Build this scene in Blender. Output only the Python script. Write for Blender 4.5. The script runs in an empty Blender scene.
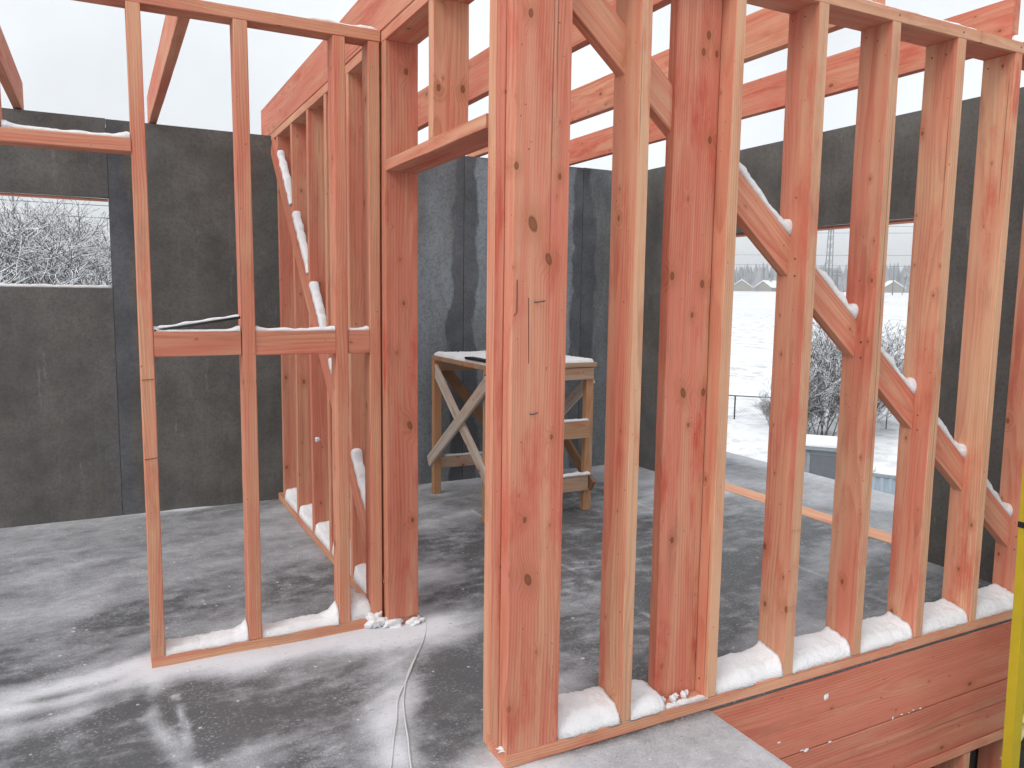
import bpy, bmesh, math, random
import numpy as np
from mathutils import Vector, Matrix
R = math.radians
random.seed(7)
scn = bpy.context.scene
COL = scn.collection

# ------------------------------------------------------------------ camera
CAM = Vector((-1.1058, -2.1454, 1.5516))
p_, y_, r_ = 0.11256733, 0.47890452, 0.01308007
fwd = Vector((math.sin(y_)*math.cos(p_), math.cos(y_)*math.cos(p_), -math.sin(p_)))
rgt = Vector((math.cos(y_), -math.sin(y_), 0)); up = rgt.cross(fwd)
rg2 = rgt*math.cos(r_) + up*math.sin(r_); up2 = up*math.cos(r_) - rgt*math.sin(r_)
cd = bpy.data.cameras.new('camera'); cam = bpy.data.objects.new('camera', cd); COL.objects.link(cam)
cd.sensor_fit = 'HORIZONTAL'; cd.sensor_width = 36; cd.lens = 782.918/1024*36
cd.clip_start = .05; cd.clip_end = 5000
M = Matrix((rg2, up2, -fwd)).transposed().to_4x4(); M.translation = CAM; cam.matrix_world = M
scn.camera = cam

# ------------------------------------------------------------------ overcast sky and soft sun
SUN_EL, SUN_AZ = R(42), R(-112)        # azimuth measured from +Y towards +X
w = bpy.data.worlds.new('World'); scn.world = w; w.use_nodes = True
nt = w.node_tree; nt.nodes.clear()
sky = nt.nodes.new('ShaderNodeTexSky'); sky.sky_type = 'NISHITA'; sky.sun_disc = False
sky.sun_elevation = SUN_EL; sky.sun_rotation = SUN_AZ; sky.air_density = 1.0; sky.dust_density = 4.0; sky.ozone_density = 1.0
hs = nt.nodes.new('ShaderNodeHueSaturation'); hs.inputs['Saturation'].default_value = .22
cl = nt.nodes.new('ShaderNodeMix'); cl.data_type = 'RGBA'; cl.inputs[0].default_value = .62
cl.inputs[7].default_value = (8.6, 8.95, 9.3, 1)        # the cloud deck
bg = nt.nodes.new('ShaderNodeBackground'); bg.inputs['Strength'].default_value = .12
wo = nt.nodes.new('ShaderNodeOutputWorld')
nt.links.new(sky.outputs[0], hs.inputs['Color']); nt.links.new(hs.outputs[0], cl.inputs[6])
tcw = nt.nodes.new('ShaderNodeTexCoord'); nzw = nt.nodes.new('ShaderNodeTexNoise'); nzw.inputs['Scale'].default_value = 2.2; nzw.inputs['Detail'].default_value = 6
mrw = nt.nodes.new('ShaderNodeMapRange'); mrw.inputs[1].default_value = .35; mrw.inputs[2].default_value = .65; mrw.inputs[3].default_value = .88; mrw.inputs[4].default_value = 1.10
vmw = nt.nodes.new('ShaderNodeVectorMath'); vmw.operation = 'SCALE'
nt.links.new(tcw.outputs['Generated'], nzw.inputs['Vector']); nt.links.new(nzw.outputs[0], mrw.inputs[0]); nt.links.new(mrw.outputs[0], vmw.inputs['Scale'])
nt.links.new(cl.outputs[2], vmw.inputs[0]); nt.links.new(vmw.outputs[0], bg.inputs['Color']); nt.links.new(bg.outputs[0], wo.inputs[0])
sd = bpy.data.lights.new('sun', 'SUN'); sd.energy = .8; sd.angle = R(25); sd.color = (1, .97, .93)
so = bpy.data.objects.new('sun', sd); COL.objects.link(so)
sv = Vector((math.sin(SUN_AZ)*math.cos(SUN_EL), math.cos(SUN_AZ)*math.cos(SUN_EL), math.sin(SUN_EL)))
so.rotation_euler = sv.to_track_quat('Z', 'Y').to_euler()
scn.view_settings.view_transform = 'Standard'; scn.view_settings.look = 'None'
scn.view_settings.exposure = 0.40; scn.view_settings.gamma = 1
scn.view_settings.use_curve_mapping = False

# ------------------------------------------------------------------ noise helpers (numpy)
_rs = np.random.RandomState(11); _T = _rs.rand(256, 256)
def vnoise(x, y):
    x = np.asarray(x, float); y = np.asarray(y, float)
    xi = np.floor(x).astype(int); yi = np.floor(y).astype(int); fx = x-xi; fy = y-yi
    fx = fx*fx*(3-2*fx); fy = fy*fy*(3-2*fy)
    a = _T[xi % 256, yi % 256]; b = _T[(xi+1) % 256, yi % 256]; c = _T[xi % 256, (yi+1) % 256]; d = _T[(xi+1) % 256, (yi+1) % 256]
    return (a*(1-fx)+b*fx)*(1-fy)+(c*(1-fx)+d*fx)*fy
def fbm(x, y, o=5):
    s = 0; a = .5; t = 0
    for k in range(o):
        s = s+a*vnoise(x*2**k+k*37.3, y*2**k+k*11.7); t += a; a *= .5
    return s/t
def sstep(a, b, x):
    t = np.clip((x-a)/(b-a), 0, 1); return t*t*(3-2*t)

# ------------------------------------------------------------------ node helpers and materials
class G:
    def __init__(s, name):
        s.m = bpy.data.materials.new(name); s.m.use_nodes = True; s.t = s.m.node_tree; s.t.nodes.clear()
        s.out = s.n('ShaderNodeOutputMaterial'); s.b = s.n('ShaderNodeBsdfPrincipled'); s.l(s.b.outputs[0], s.out.inputs[0])
    def n(s, typ, **k):
        q = s.t.nodes.new(typ)
        for a, v in k.items(): setattr(q, a, v)
        return q
    def l(s, a, b): s.t.links.new(a, b)
    def put(s, v, sock):
        if hasattr(v, 'is_output'): s.l(v, sock)
        else: sock.default_value = v
    def math(s, op, a, b=0.0, c=None, clamp=False):
        q = s.n('ShaderNodeMath', operation=op, use_clamp=clamp); s.put(a, q.inputs[0]); s.put(b, q.inputs[1])
        if c is not None: s.put(c, q.inputs[2])
        return q.outputs[0]
    def vmath(s, op, a, b):
        q = s.n('ShaderNodeVectorMath', operation=op); s.put(a, q.inputs[0])
        if op == 'SCALE': s.put(b, q.inputs['Scale'])
        else: s.put(b, q.inputs[1])
        return q.outputs[1] if op in ('LENGTH', 'DISTANCE', 'DOT_PRODUCT') else q.outputs[0]
    def mul(s, v, f): return s.vmath('MULTIPLY', v, f)
    def noise(s, v, scale, detail=3, rough=.55, col=False):
        q = s.n('ShaderNodeTexNoise'); s.put(v, q.inputs['Vector']); q.inputs['Scale'].default_value = scale
        q.inputs['Detail'].default_value = detail; q.inputs['Roughness'].default_value = rough
        return q.outputs[1] if col else q.outputs[0]
    def ramp(s, f, a, b, lo=0.0, hi=1.0):
        q = s.n('ShaderNodeMapRange', interpolation_type='SMOOTHSTEP'); s.put(f, q.inputs[0])
        q.inputs[1].default_value = a; q.inputs[2].default_value = b; q.inputs[3].default_value = lo; q.inputs[4].default_value = hi
        return q.outputs[0]
    def mix(s, f, a, b, mode='MIX'):
        q = s.n('ShaderNodeMix', data_type='RGBA', blend_type=mode); s.put(f, q.inputs[0]); s.put(a, q.inputs[6]); s.put(b, q.inputs[7])
        return q.outputs[2]
    def bump(s, h, strength, dist):
        q = s.n('ShaderNodeBump'); q.inputs['Strength'].default_value = strength; q.inputs['Distance'].default_value = dist
        s.l(h, q.inputs['Height']); s.l(q.outputs[0], s.b.inputs['Normal']); return q
    def obj(s): return s.n('ShaderNodeTexCoord').outputs['Object']

def wood_material(name, raw_l, raw_d, stain_a, stain_b, frost=.05, knots=()):
    """Boards: local Z is the grain, X the wide face, Y the thickness. Object colour: r = tint, g = redness, b = dirt, alpha = stain amount."""
    g = G(name); oi = g.n('ShaderNodeObjectInfo'); P0 = g.obj()
    oc = g.n('ShaderNodeSeparateColor'); g.l(oi.outputs['Color'], oc.inputs[0])
    rnd = oi.outputs['Random']
    off = g.n('ShaderNodeCombineXYZ'); g.put(g.math('MULTIPLY', rnd, 31.7), off.inputs[0]); g.put(g.math('MULTIPLY', rnd, 57.3), off.inputs[1]); g.put(g.math('MULTIPLY', rnd, 91.1), off.inputs[2])
    P = g.vmath('ADD', P0, off.outputs[0])
    # knots: cells that squeeze the thickness so that a knot goes through the board
    sp0 = g.n('ShaderNodeSeparateXYZ'); g.l(P, sp0.inputs[0]); kv = g.n('ShaderNodeCombineXYZ')
    g.put(g.math('MULTIPLY', sp0.outputs[0], 7.5), kv.inputs[0]); g.put(g.math('MULTIPLY', sp0.outputs[2], 4.6), kv.inputs[1])
    vo = g.n('ShaderNodeTexVoronoi', feature='F1', voronoi_dimensions='2D'); g.put(kv.outputs[0], vo.inputs['Vector']); vo.inputs['Scale'].default_value = 1.0; vo.inputs['Randomness'].default_value = 1
    vc = g.n('ShaderNodeSeparateColor'); g.l(vo.outputs['Color'], vc.inputs[0])
    on = g.math('GREATER_THAN', vc.outputs[0], .45)
    size = g.math('MULTIPLY_ADD', g.math('POWER', vc.outputs[1], 3.0), .060, .020)
    kd = g.math('DIVIDE', vo.outputs['Distance'], size)
    nrm0 = g.n('ShaderNodeTexCoord').outputs['Normal']; sn0 = g.n('ShaderNodeSeparateXYZ'); g.l(nrm0, sn0.inputs[0])
    on = g.math('MULTIPLY', on, g.math('SUBTRACT', 1.0 if not knots else .55, g.math('MULTIPLY', g.math('GREATER_THAN', g.math('ABSOLUTE', sn0.outputs[0]), .8), .8), clamp=True))
    knot = g.math('MULTIPLY', g.ramp(kd, .6, 1.15, 1, 0), on)
    halo = g.math('MULTIPLY', g.ramp(kd, .8, 4.5, 1, 0), on)
    for (kx, kz, kr) in knots:
        s1 = g.n('ShaderNodeSeparateXYZ'); g.l(P0, s1.inputs[0])
        wz = g.math('MULTIPLY', g.math('SUBTRACT', s1.outputs[2], kz), .62); wx_ = g.math('ADD', g.math('SUBTRACT', s1.outputs[0], kx), g.math('MULTIPLY', wz, .35*(1 if kr > .012 else 0)))
        dk = g.math('DIVIDE', g.math('SQRT', g.math('ADD', g.math('MULTIPLY', wx_, wx_), g.math('MULTIPLY', wz, wz))), kr)
        kd = g.math('MINIMUM', kd, dk); knot = g.math('MAXIMUM', knot, g.ramp(dk, .7, 1.12, 1, 0)); halo = g.math('MAXIMUM', halo, g.ramp(dk, .8, 4.5, 1, 0))
    # rings of the log, bent round the knots
    wn = g.noise(g.mul(P, (3, 3, .55)), 1.0, 2)
    wn2 = g.noise(g.mul(P, (9, 9, 1.6)), 1.0, 2)
    sx = g.n('ShaderNodeSeparateXYZ'); g.l(P0, sx.inputs[0])
    cx = g.math('MULTIPLY_ADD', rnd, .16, -.08); cy = g.math('MULTIPLY_ADD', g.math('FRACT', g.math('MULTIPLY', rnd, 7.13)), .12, .02)
    dx = g.math('SUBTRACT', sx.outputs[0], cx); dy = g.math('ADD', sx.outputs[1], cy)
    rr = g.math('SQRT', g.math('ADD', g.math('MULTIPLY', dx, dx), g.math('MULTIPLY', dy, dy)))
    rr = g.math('ADD', rr, g.math('MULTIPLY', wn, .11)); rr = g.math('ADD', rr, g.math('MULTIPLY', wn2, .012))
    rr = g.math('ADD', rr, g.math('MULTIPLY', halo, .020)); rr = g.math('ADD', rr, g.math('MULTIPLY', sx.outputs[2], .006))
    ring = g.math('FRACT', g.math('MULTIPLY', rr, 98.0))
    late = g.math('MULTIPLY', g.ramp(ring, .25, .92), g.ramp(ring, .93, 1.0, 1, 0))
    fib = g.noise(g.mul(P, (420, 420, 7)), 1.0, 2, .7)
    streak = g.noise(g.mul(P, (38, 38, .8)), 1.0, 3, .6)
    tone = g.noise(g.mul(P, (4, 4, .9)), 1.0, 3)
    f = g.math('ADD', g.math('MULTIPLY', g.math('MULTIPLY', late, g.ramp(wn2, .3, .65, .15, 1)), .46), g.math('MULTIPLY', g.math('SUBTRACT', fib, .5), .65))
    f = g.math('ADD', f, g.math('MULTIPLY', g.math('SUBTRACT', streak, .5), 1.0)); f = g.math('ADD', f, g.math('MULTIPLY', g.math('SUBTRACT', tone, .45), .7), clamp=True)
    raw = g.mix(f, raw_l, raw_d)
    st = g.mix(f, stain_a, stain_b)
    # brushed-on antiseptic stain: uneven along the board, streaky, thin on the sawn edges, runs
    b1 = g.noise(g.mul(P, (17, 17, 1.1)), 1.0, 5, .58); b2 = g.noise(g.mul(P, (60, 60, 2.2)), 1.0, 2, .6)
    nrm = g.n('ShaderNodeTexCoord').outputs['Normal']; sn = g.n('ShaderNodeSeparateXYZ'); g.l(nrm, sn.inputs[0])
    edge = g.math('GREATER_THAN', g.math('ABSOLUTE', sn.outputs[0]), .8)
    am = g.math('ADD', g.math('ADD', oi.outputs['Alpha'], .10), g.math('MULTIPLY', g.math('SUBTRACT', b1, .5), 2.6)); am = g.math('ADD', am, g.math('MULTIPLY', g.math('SUBTRACT', b2, .5), .7)); am = g.math('ADD', am, g.math('MULTIPLY', g.math('SUBTRACT', g.noise(g.mul(P, (2.5, 2.5, 1.2)), 1.0, 2), .5), 1.2))
    am = g.math('SUBTRACT', am, g.math('MULTIPLY', edge, oc.outputs[2]), clamp=True)
    c = g.mix(am, raw, st)
    # a stronger red blotch here and there
    b3 = g.ramp(g.noise(g.mul(P, (8, 8, 2.2)), 1.0, 6, .62), .50, .72)
    c = g.mix(g.math('MULTIPLY', b3, oc.outputs[1]), c, g.mix(f, (.58, .135, .090, 1), (.40, .070, .046, 1)))
    # grey dirt and water marks
    b4 = g.ramp(g.noise(g.mul(P, (11, 11, 3.0)), 1.0, 5, .65), .54, .78)
    c = g.mix(g.math('MULTIPLY', b4, .34), c, (.24, .12, .075, 1))
    # dark seasoning checks
    ck = g.ramp(g.noise(g.mul(P, (85, 85, .55)), 1.0, 1, .4), .74, .775)
    c = g.mix(g.math('MULTIPLY', ck, .6), c, (.10, .05, .035, 1))
    kc = g.mix(g.ramp(kd, .35, .95), g.mix(g.noise(P, 300, 2), (.16, .055, .025, 1), (.30, .10, .045, 1)), (.10, .032, .016, 1))
    c = g.mix(g.math('MULTIPLY', halo, .42), c, (.42, .15, .075, 1))
    c = g.mix(g.math('MULTIPLY', knot, .80), c, kc)
    # tiny nail and bark specks
    sp = g.ramp(g.noise(P, 70, 1), .77, .80); c = g.mix(g.math('MULTIPLY', sp, .7), c, (.07, .035, .025, 1))
    # powder of frost
    fr = g.ramp(g.noise(P, 34, 4, .7), .60, .80); c = g.mix(g.math('MULTIPLY', fr, frost), c, (.80, .74, .74, 1))
    tv = g.n('ShaderNodeHueSaturation'); g.l(c, tv.inputs['Color']); g.put(g.math('MULTIPLY_ADD', oc.outputs[0],   .75, .55), tv.inputs['Value']); tv.inputs['Saturation'].default_value = 1.03
    g.l(tv.outputs[0], g.b.inputs['Base Color']); g.b.inputs['Roughness'].default_value = .74; g.b.inputs['Specular IOR Level'].default_value = .3
    h = g.math('ADD', g.math('MULTIPLY', fib, .5), g.math('MULTIPLY', late, .35)); h = g.math('SUBTRACT', h, g.math('MULTIPLY', ck, 1.2)); h = g.math('ADD', h, g.math('MULTIPLY', streak, .6))
    g.bump(h, .5, .0022)
    return g.m
WOOD = wood_material('stained_pine', (.70, .405, .255, 1), (.47, .215, .125, 1), (.66, .235, .158, 1), (.45, .115, .070, 1))
_wc = ((.70, .405, .255, 1), (.47, .215, .125, 1), (.66, .235, .158, 1), (.45, .115, .070, 1))
WOODP = wood_material('stained_pine_broad', *_wc, knots=[(-.030, 1.72, .0165), (.028, 1.615, .0125), (-.028, .586, .0135), (-.090, 1.89, .008), (-.048, 2.337, .009), (.063, 1.87, .007), (-.043, .787, .007), (.05, 1.05, .006)])
WOODQ = wood_material('stained_pine_knotty', *_wc, knots=[(-.016, 1.158, .0125), (.077, 1.157, .010), (.052, 1.551, .010), (-.085, 1.576, .010), (.011, 1.439, .007), (.013, 1.039, .006), (.039, 2.408, .010), (.019, 2.349, .009), (.078, 2.351, .008), (.062, 2.056, .009), (-.042, .613, .008)])
WOODJ = wood_material('stained_pine_dark_knots', *_wc, knots=[(.033, .905, .013), (.045, .46, .008), (.02, 2.46, .010), (.005, 1.46, .006)])
RAW = wood_material('raw_weathered_pine', (.47, .375, .29, 1), (.27, .20, .15, 1), (.46, .26, .14, 1), (.29, .145, .075, 1), .15)

GREYW = wood_material('silvered_board', (.60, .54, .47, 1), (.36, .30, .25, 1), (.45, .32, .22, 1), (.30, .2, .13, 1), .15)
def simple(name, col, rough=.7, metal=0.0, var=.15, scale=14.0, spec=.4):
    g = G(name); P = g.obj(); n = g.noise(P, scale, 5, .6)
    lo = tuple(v*(1-var) for v in col)+(1,); hi = tuple(min(1, v*(1+var)) for v in col)+(1,)
    g.l(g.mix(n, lo, hi), g.b.inputs['Base Color']); g.b.inputs['Roughness'].default_value = rough; g.b.inputs['Metallic'].default_value = metal
    g.b.inputs['Specular IOR Level'].default_value = spec; g.bump(n, .2, .003); return g.m
def snow_material(name='snow', tint=(.90, .895, .905)):
    g = G(name); P = g.obj(); n1 = g.noise(P, 40, 4, .65); n2 = g.noise(P, 260, 3, .6)
    g.l(g.mix(n1, tuple(v*.94 for v in tint)+(1,), tint+(1,)), g.b.inputs['Base Color']); g.b.inputs['Roughness'].default_value = .8
    g.b.inputs['Specular IOR Level'].default_value = .25; g.b.inputs['Subsurface Weight'].default_value = .12; g.b.inputs['Subsurface Radius'].default_value = (.02, .022, .026); g.b.inputs['Subsurface Scale'].default_value = .5
    g.bump(g.math('ADD', n1, g.math('MULTIPLY', n2, .6)), .8, .009); return g.m
SNOW = snow_material()
TWSNOW = simple('snow_on_twigs', (.78, .80, .83), .9, 0, .08)
BARK = simple('frosted_bark', (.115, .10, .095), .9, 0, .3)

def concrete_material():
    g = G('weathered_dark_panel'); oi = g.n('ShaderNodeObjectInfo'); oc = g.n('ShaderNodeSeparateColor'); g.l(oi.outputs['Color'], oc.inputs[0])
    P0 = g.obj(); o = g.n('ShaderNodeCombineXYZ'); g.put(g.math('MULTIPLY', oi.outputs['Random'], 43.0), o.inputs[0]); P = g.vmath('ADD', P0, o.outputs[0])
    v = g.noise(g.mul(P, (5, 5, .7)), 1.0, 5, .62); bl = g.ramp(g.noise(P, 3.3, 8, .68), .28, .72); fine = g.noise(P, 60, 4, .7)
    ver = g.noise(g.mul(P, (40, 40, 1.2)), 1.0, 3, .6)
    base = g.mix(g.math('ADD', g.math('MULTIPLY', bl, .6), g.math('MULTIPLY', v, .5), clamp=True), (.062, .058, .052, 1), (.175, .166, .152, 1))
    base = g.mix(g.math('MULTIPLY', g.ramp(ver, .55, .8), .22), base, (.20, .195, .185, 1))
    # frost film: bluish-grey cloud, broken by damp dark streaks (amount per panel = object colour alpha)
    fr = g.math('ADD', g.ramp(g.noise(g.mul(P, (2.2, 2.2, .9)), 1.0, 6, .62), .30, .62, .22, .80), g.ramp(g.noise(g.mul(P, (9, 9, 3)), 1.0, 6, .6), .40, .70, 0, .20), clamp=True)
    base = g.mix(g.math('MULTIPLY', fr, oi.outputs['Alpha']), base, (.285, .330, .368, 1))
    # damp edge of the panel along its joints: r,g hold joint offsets in local x
    sx = g.n('ShaderNodeSeparateXYZ'); g.l(P0, sx.inputs[0])
    wob = g.math('MULTIPLY', g.math('SUBTRACT', g.noise(g.mul(P, (3, 3, 1.6)), 1.0, 4, .6), .5), .30)
    at = g.n('ShaderNodeAttribute', attribute_name='edge_distance')
    ed = g.math('ADD', at.outputs['Fac'], wob)
    damp = g.ramp(ed, .095, .125, 1, 0)
    base = g.mix(g.math('MULTIPLY', damp, oc.outputs[1]), base, g.mix(bl, (.075, .080, .090, 1), (.145, .153, .168, 1)))
    # pale scuffs, drips and spatter
    sc = g.ramp(g.noise(g.mul(P, (13, 13, 2.2)), 1.0, 6, .72), .60, .76); base = g.mix(g.math('MULTIPLY', sc, .45), base, (.34, .34, .33, 1))
    sp = g.ramp(g.noise(P, 95, 2, .5), .72, .78); base = g.mix(g.math('MULTIPLY', sp, .35), base, (.26, .25, .24, 1))
    base = g.mix(g.math('MULTIPLY', g.ramp(fine, .4, .7), .45), base, (.065, .061, .055, 1))
    g.l(base, g.b.inputs['Base Color']); g.b.inputs['Roughness'].default_value = .82; g.b.inputs['Specular IOR Level'].default_value = .25
    g.bump(g.math('ADD', fine, g.math('MULTIPLY', bl, .7)), .35, .003); return g.m
CONC = concrete_material()

def floor_material():
    g = G('wind_scoured_snowy_floor'); P = g.obj()
    at = g.n('ShaderNodeAttribute', attribute_name='snow'); s = at.outputs['Fac']
    f1 = g.noise(P, 9, 13, .70); f2 = g.noise(P, 230, 3, .75); st = g.noise(g.mul(P, (6, 17, 1)), 1.0, 10, .72)
    calm = g.ramp(s, .30, .50, 1.0, .34)
    nz = g.math('ADD', g.math('MULTIPLY', g.math('SUBTRACT', f1, .5), 1.25), g.math('MULTIPLY', g.math('SUBTRACT', st, .5), .85))
    k = g.math('ADD', s, g.math('MULTIPLY', nz, calm)); k = g.math('ADD', k, g.math('MULTIPLY', g.math('SUBTRACT', f2, .5), .50))
    thin = g.ramp(k, .16, .98)
    k2 = g.math('ADD', g.math('MULTIPLY', s, .55), g.math('ADD', g.math('MULTIPLY', g.math('SUBTRACT', g.noise(P, 15, 12, .80), .5), 1.7), g.math('MULTIPLY', g.math('SUBTRACT', f2, .5), .5)))
    crisp = g.math('MULTIPLY', g.math('MULTIPLY', g.ramp(k2, .40, .54), .75), calm)
    wet = g.noise(P, 3.1, 8, .65)
    dark = g.mix(wet, (.068, .069, .072, 1), (.135, .138, .143, 1))
    c = g.mix(thin, dark, (.66, .675, .71, 1)); c = g.mix(crisp, c, (.74, .75, .78, 1))
    fl = g.math('MULTIPLY', g.ramp(g.noise(P, 75, 7, .75), .52, .66), g.ramp(g.noise(P, 5, 5, .6), .38, .62, .12, .62)); c = g.mix(fl, c, (.62, .63, .66, 1))
    scr = g.math('MULTIPLY', g.ramp(g.noise(g.mul(P, (30, 75, 1)), 1.0, 4, .6), .60, .72), g.ramp(thin, .15, .5)); c = g.mix(g.math('MULTIPLY', scr, .5), c, dark)
    # crumbs of snow and ice
    vo = g.n('ShaderNodeTexVoronoi', feature='F1'); g.put(P, vo.inputs['Vector']); vo.inputs['Scale'].default_value = 21
    vc = g.n('ShaderNodeSeparateColor'); g.l(vo.outputs['Color'], vc.inputs[0])
    cr = g.math('MULTIPLY', g.ramp(g.math('DIVIDE', vo.outputs['Distance'], g.math('MULTIPLY_ADD', vc.outputs[1], .20, .03)), .7, 1.0, 1, 0), g.math('GREATER_THAN', vc.outputs[0], .80))
    c = g.mix(g.math('MULTIPLY', cr, .6), c, (.74, .75, .77, 1))
    g.l(c, g.b.inputs['Base Color']); g.put(g.ramp(k, .2, .8, .52, .85), g.b.inputs['Roughness']); g.b.inputs['Specular IOR Level'].default_value = .35
    g.bump(g.math('ADD', g.math('MULTIPLY', thin, 1.0), g.math('ADD', g.math('MULTIPLY', f2, .35), cr)), .5, .006); return g.m
FLOOR = floor_material()

def field_material():
    g = G('snow_field'); P = g.obj()
    a = g.noise(g.mul(P, (.05, .05, 1)), 1.0, 5, .65); b = g.noise(g.mul(P, (1.3, 1.3, 1)), 1.0, 6, .75)
    t = g.math('MULTIPLY', g.ramp(a, .36, .56), g.ramp(b, .44, .64))
    g.l(g.mix(g.math('MULTIPLY', t, .75), (.84, .86, .89, 1), (.40, .40, .38, 1)), g.b.inputs['Base Color']); g.b.inputs['Roughness'].default_value = .9
    g.bump(b, .3, .1); return g.m
FIELD = field_material()

# ------------------------------------------------------------------ object helpers
def tag(o, label=None, cat=None, group=None, kind=None):
    if label: o['label'] = label
    if cat: o['category'] = cat
    if group: o['group'] = group
    if kind: o['kind'] = kind
    return o
def thing(name, loc, label, cat, group=None):
    o = bpy.data.objects.new(name, None); COL.objects.link(o); o.location = loc; o.empty_display_size = .1
    return tag(o, label, cat, group)
def mesh_obj(name, verts, faces, mats, parent=None, loc=(0, 0, 0), mi=None, smooth=False):
    me = bpy.data.meshes.new(name); me.from_pydata([tuple(v) for v in verts], [], faces)
    for m in (mats if isinstance(mats, (list, tuple)) else [mats]): me.materials.append(m)
    if mi is not None: me.polygons.foreach_set('material_index', mi)
    if smooth: me.polygons.foreach_set('use_smooth', [True]*len(me.polygons))
    me.update(); o = bpy.data.objects.new(name, me); COL.objects.link(o); o.location = loc
    if parent: o.parent = parent; o.location = Vector(loc)-parent.location
    return o
def board(name, p0, p1, wd, th, wdir, parent=None, mat=None, tint=.5, red=.5, edge=.35, stain=.55, bev=.0025, warp=.0022):
    """One sawn board from p0 to p1 (centre line), wide face wd along wdir, thickness th."""
    p0 = Vector(p0); p1 = Vector(p1); L = (p1-p0).length; z = (p1-p0)/L
    x = Vector(wdir); x = (x-z*x.dot(z)).normalized(); y = z.cross(x)
    n = max(2, int(L/.22)); b = min(bev, th*.2); a, c = wd/2, th/2
    prof = [(-a+b, -c), (a-b, -c), (a, -c+b), (a, c-b), (a-b, c), (-a+b, c), (-a, c-b), (-a, -c+b)]
    V, F = [], []; ph = random.random()*6; amp = random.uniform(-warp, warp); amp2 = random.uniform(-warp, warp)
    for i in range(n+1):
        t = i/n; wx = amp*math.sin(math.pi*t)*1.5; wy = amp2*math.sin(math.pi*t*1.3)
        for (u, v) in prof:
            j = .0005; V.append((u+wx+random.uniform(-j, j), v+wy+random.uniform(-j, j), t*L))
    for i in range(n):
        for k in range(8): F.append((i*8+k, i*8+(k+1) % 8, i*8+8+(k+1) % 8, i*8+8+k))
    F.append(tuple(range(7, -1, -1))); F.append(tuple(n*8+k for k in range(8)))
    o = mesh_obj(name, V, F, mat or WOOD, parent)
    m = Matrix((x, y, z)).transposed().to_4x4(); m.translation = p0-(parent.location if parent else Vector())
    o.matrix_basis = m
    o.color = (tint+random.uniform(-.09, .09), red*random.uniform(.5, 1.3), edge, stain+random.uniform(-.13, .13))
    return o
def box(name, lo, hi, mat, parent=None, bev=0.0):
    bm = bmesh.new(); bmesh.ops.create_cube(bm, size=1)
    for v in bm.verts: v.co = Vector([lo[i]+(v.co[i]+.5)*(hi[i]-lo[i]) for i in range(3)])
    if bev: bmesh.ops.bevel(bm, geom=bm.edges[:], offset=bev, segments=2, affect='EDGES', profile=.7)
    base = Vector(((lo[0]+hi[0])/2, (lo[1]+hi[1])/2, lo[2]))
    for v in bm.verts: v.co -= base
    me = bpy.data.meshes.new(name); bm.to_mesh(me); bm.free(); me.materials.append(mat)
    o = bpy.data.objects.new(name, me); COL.objects.link(o); o.location = base-(parent.location if parent else Vector()); o.parent = parent
    return o
def tube(name, pts, rad, mat, parent=None, n=8, smooth=True):
    pts = [Vector(p) for p in pts]; V, F = [], []; base = pts[0].copy()
    rads = rad if isinstance(rad, (list, tuple)) else [rad]*len(pts); prev = None
    for i, p in enumerate(pts):
        t = (pts[min(i+1, len(pts)-1)]-pts[max(i-1, 0)]).normalized()
        a = t.orthogonal().normalized() if prev is None else (prev-t*prev.dot(t)).normalized()
        prev = a; b = t.cross(a)
        for k in range(n):
            an = 2*math.pi*k/n; V.append(p+(a*math.cos(an)+b*math.sin(an))*rads[i]-base)
    for i in range(len(pts)-1):
        for k in range(n): F.append((i*n+k, i*n+(k+1) % n, i*n+n+(k+1) % n, i*n+n+k))
    F.append(tuple(range(n-1, -1, -1))); F.append(tuple((len(pts)-1)*n+k for k in range(n)))
    return mesh_obj(name, V, F, mat, parent, base, smooth=smooth)
def smooth_path(pts, sub=8):
    pts = [Vector(p) for p in pts]; out = []
    for i in range(len(pts)-1):
        a, b, c, d = pts[max(i-1, 0)], pts[i], pts[i+1], pts[min(i+2, len(pts)-1)]
        for k in range(sub):
            t = k/sub; out.append(.5*((2*b)+(c-a)*t+(2*a-5*b+4*c-d)*t*t+(3*b-a-3*c+d)*t**3))
    out.append(pts[-1]); return out

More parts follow.
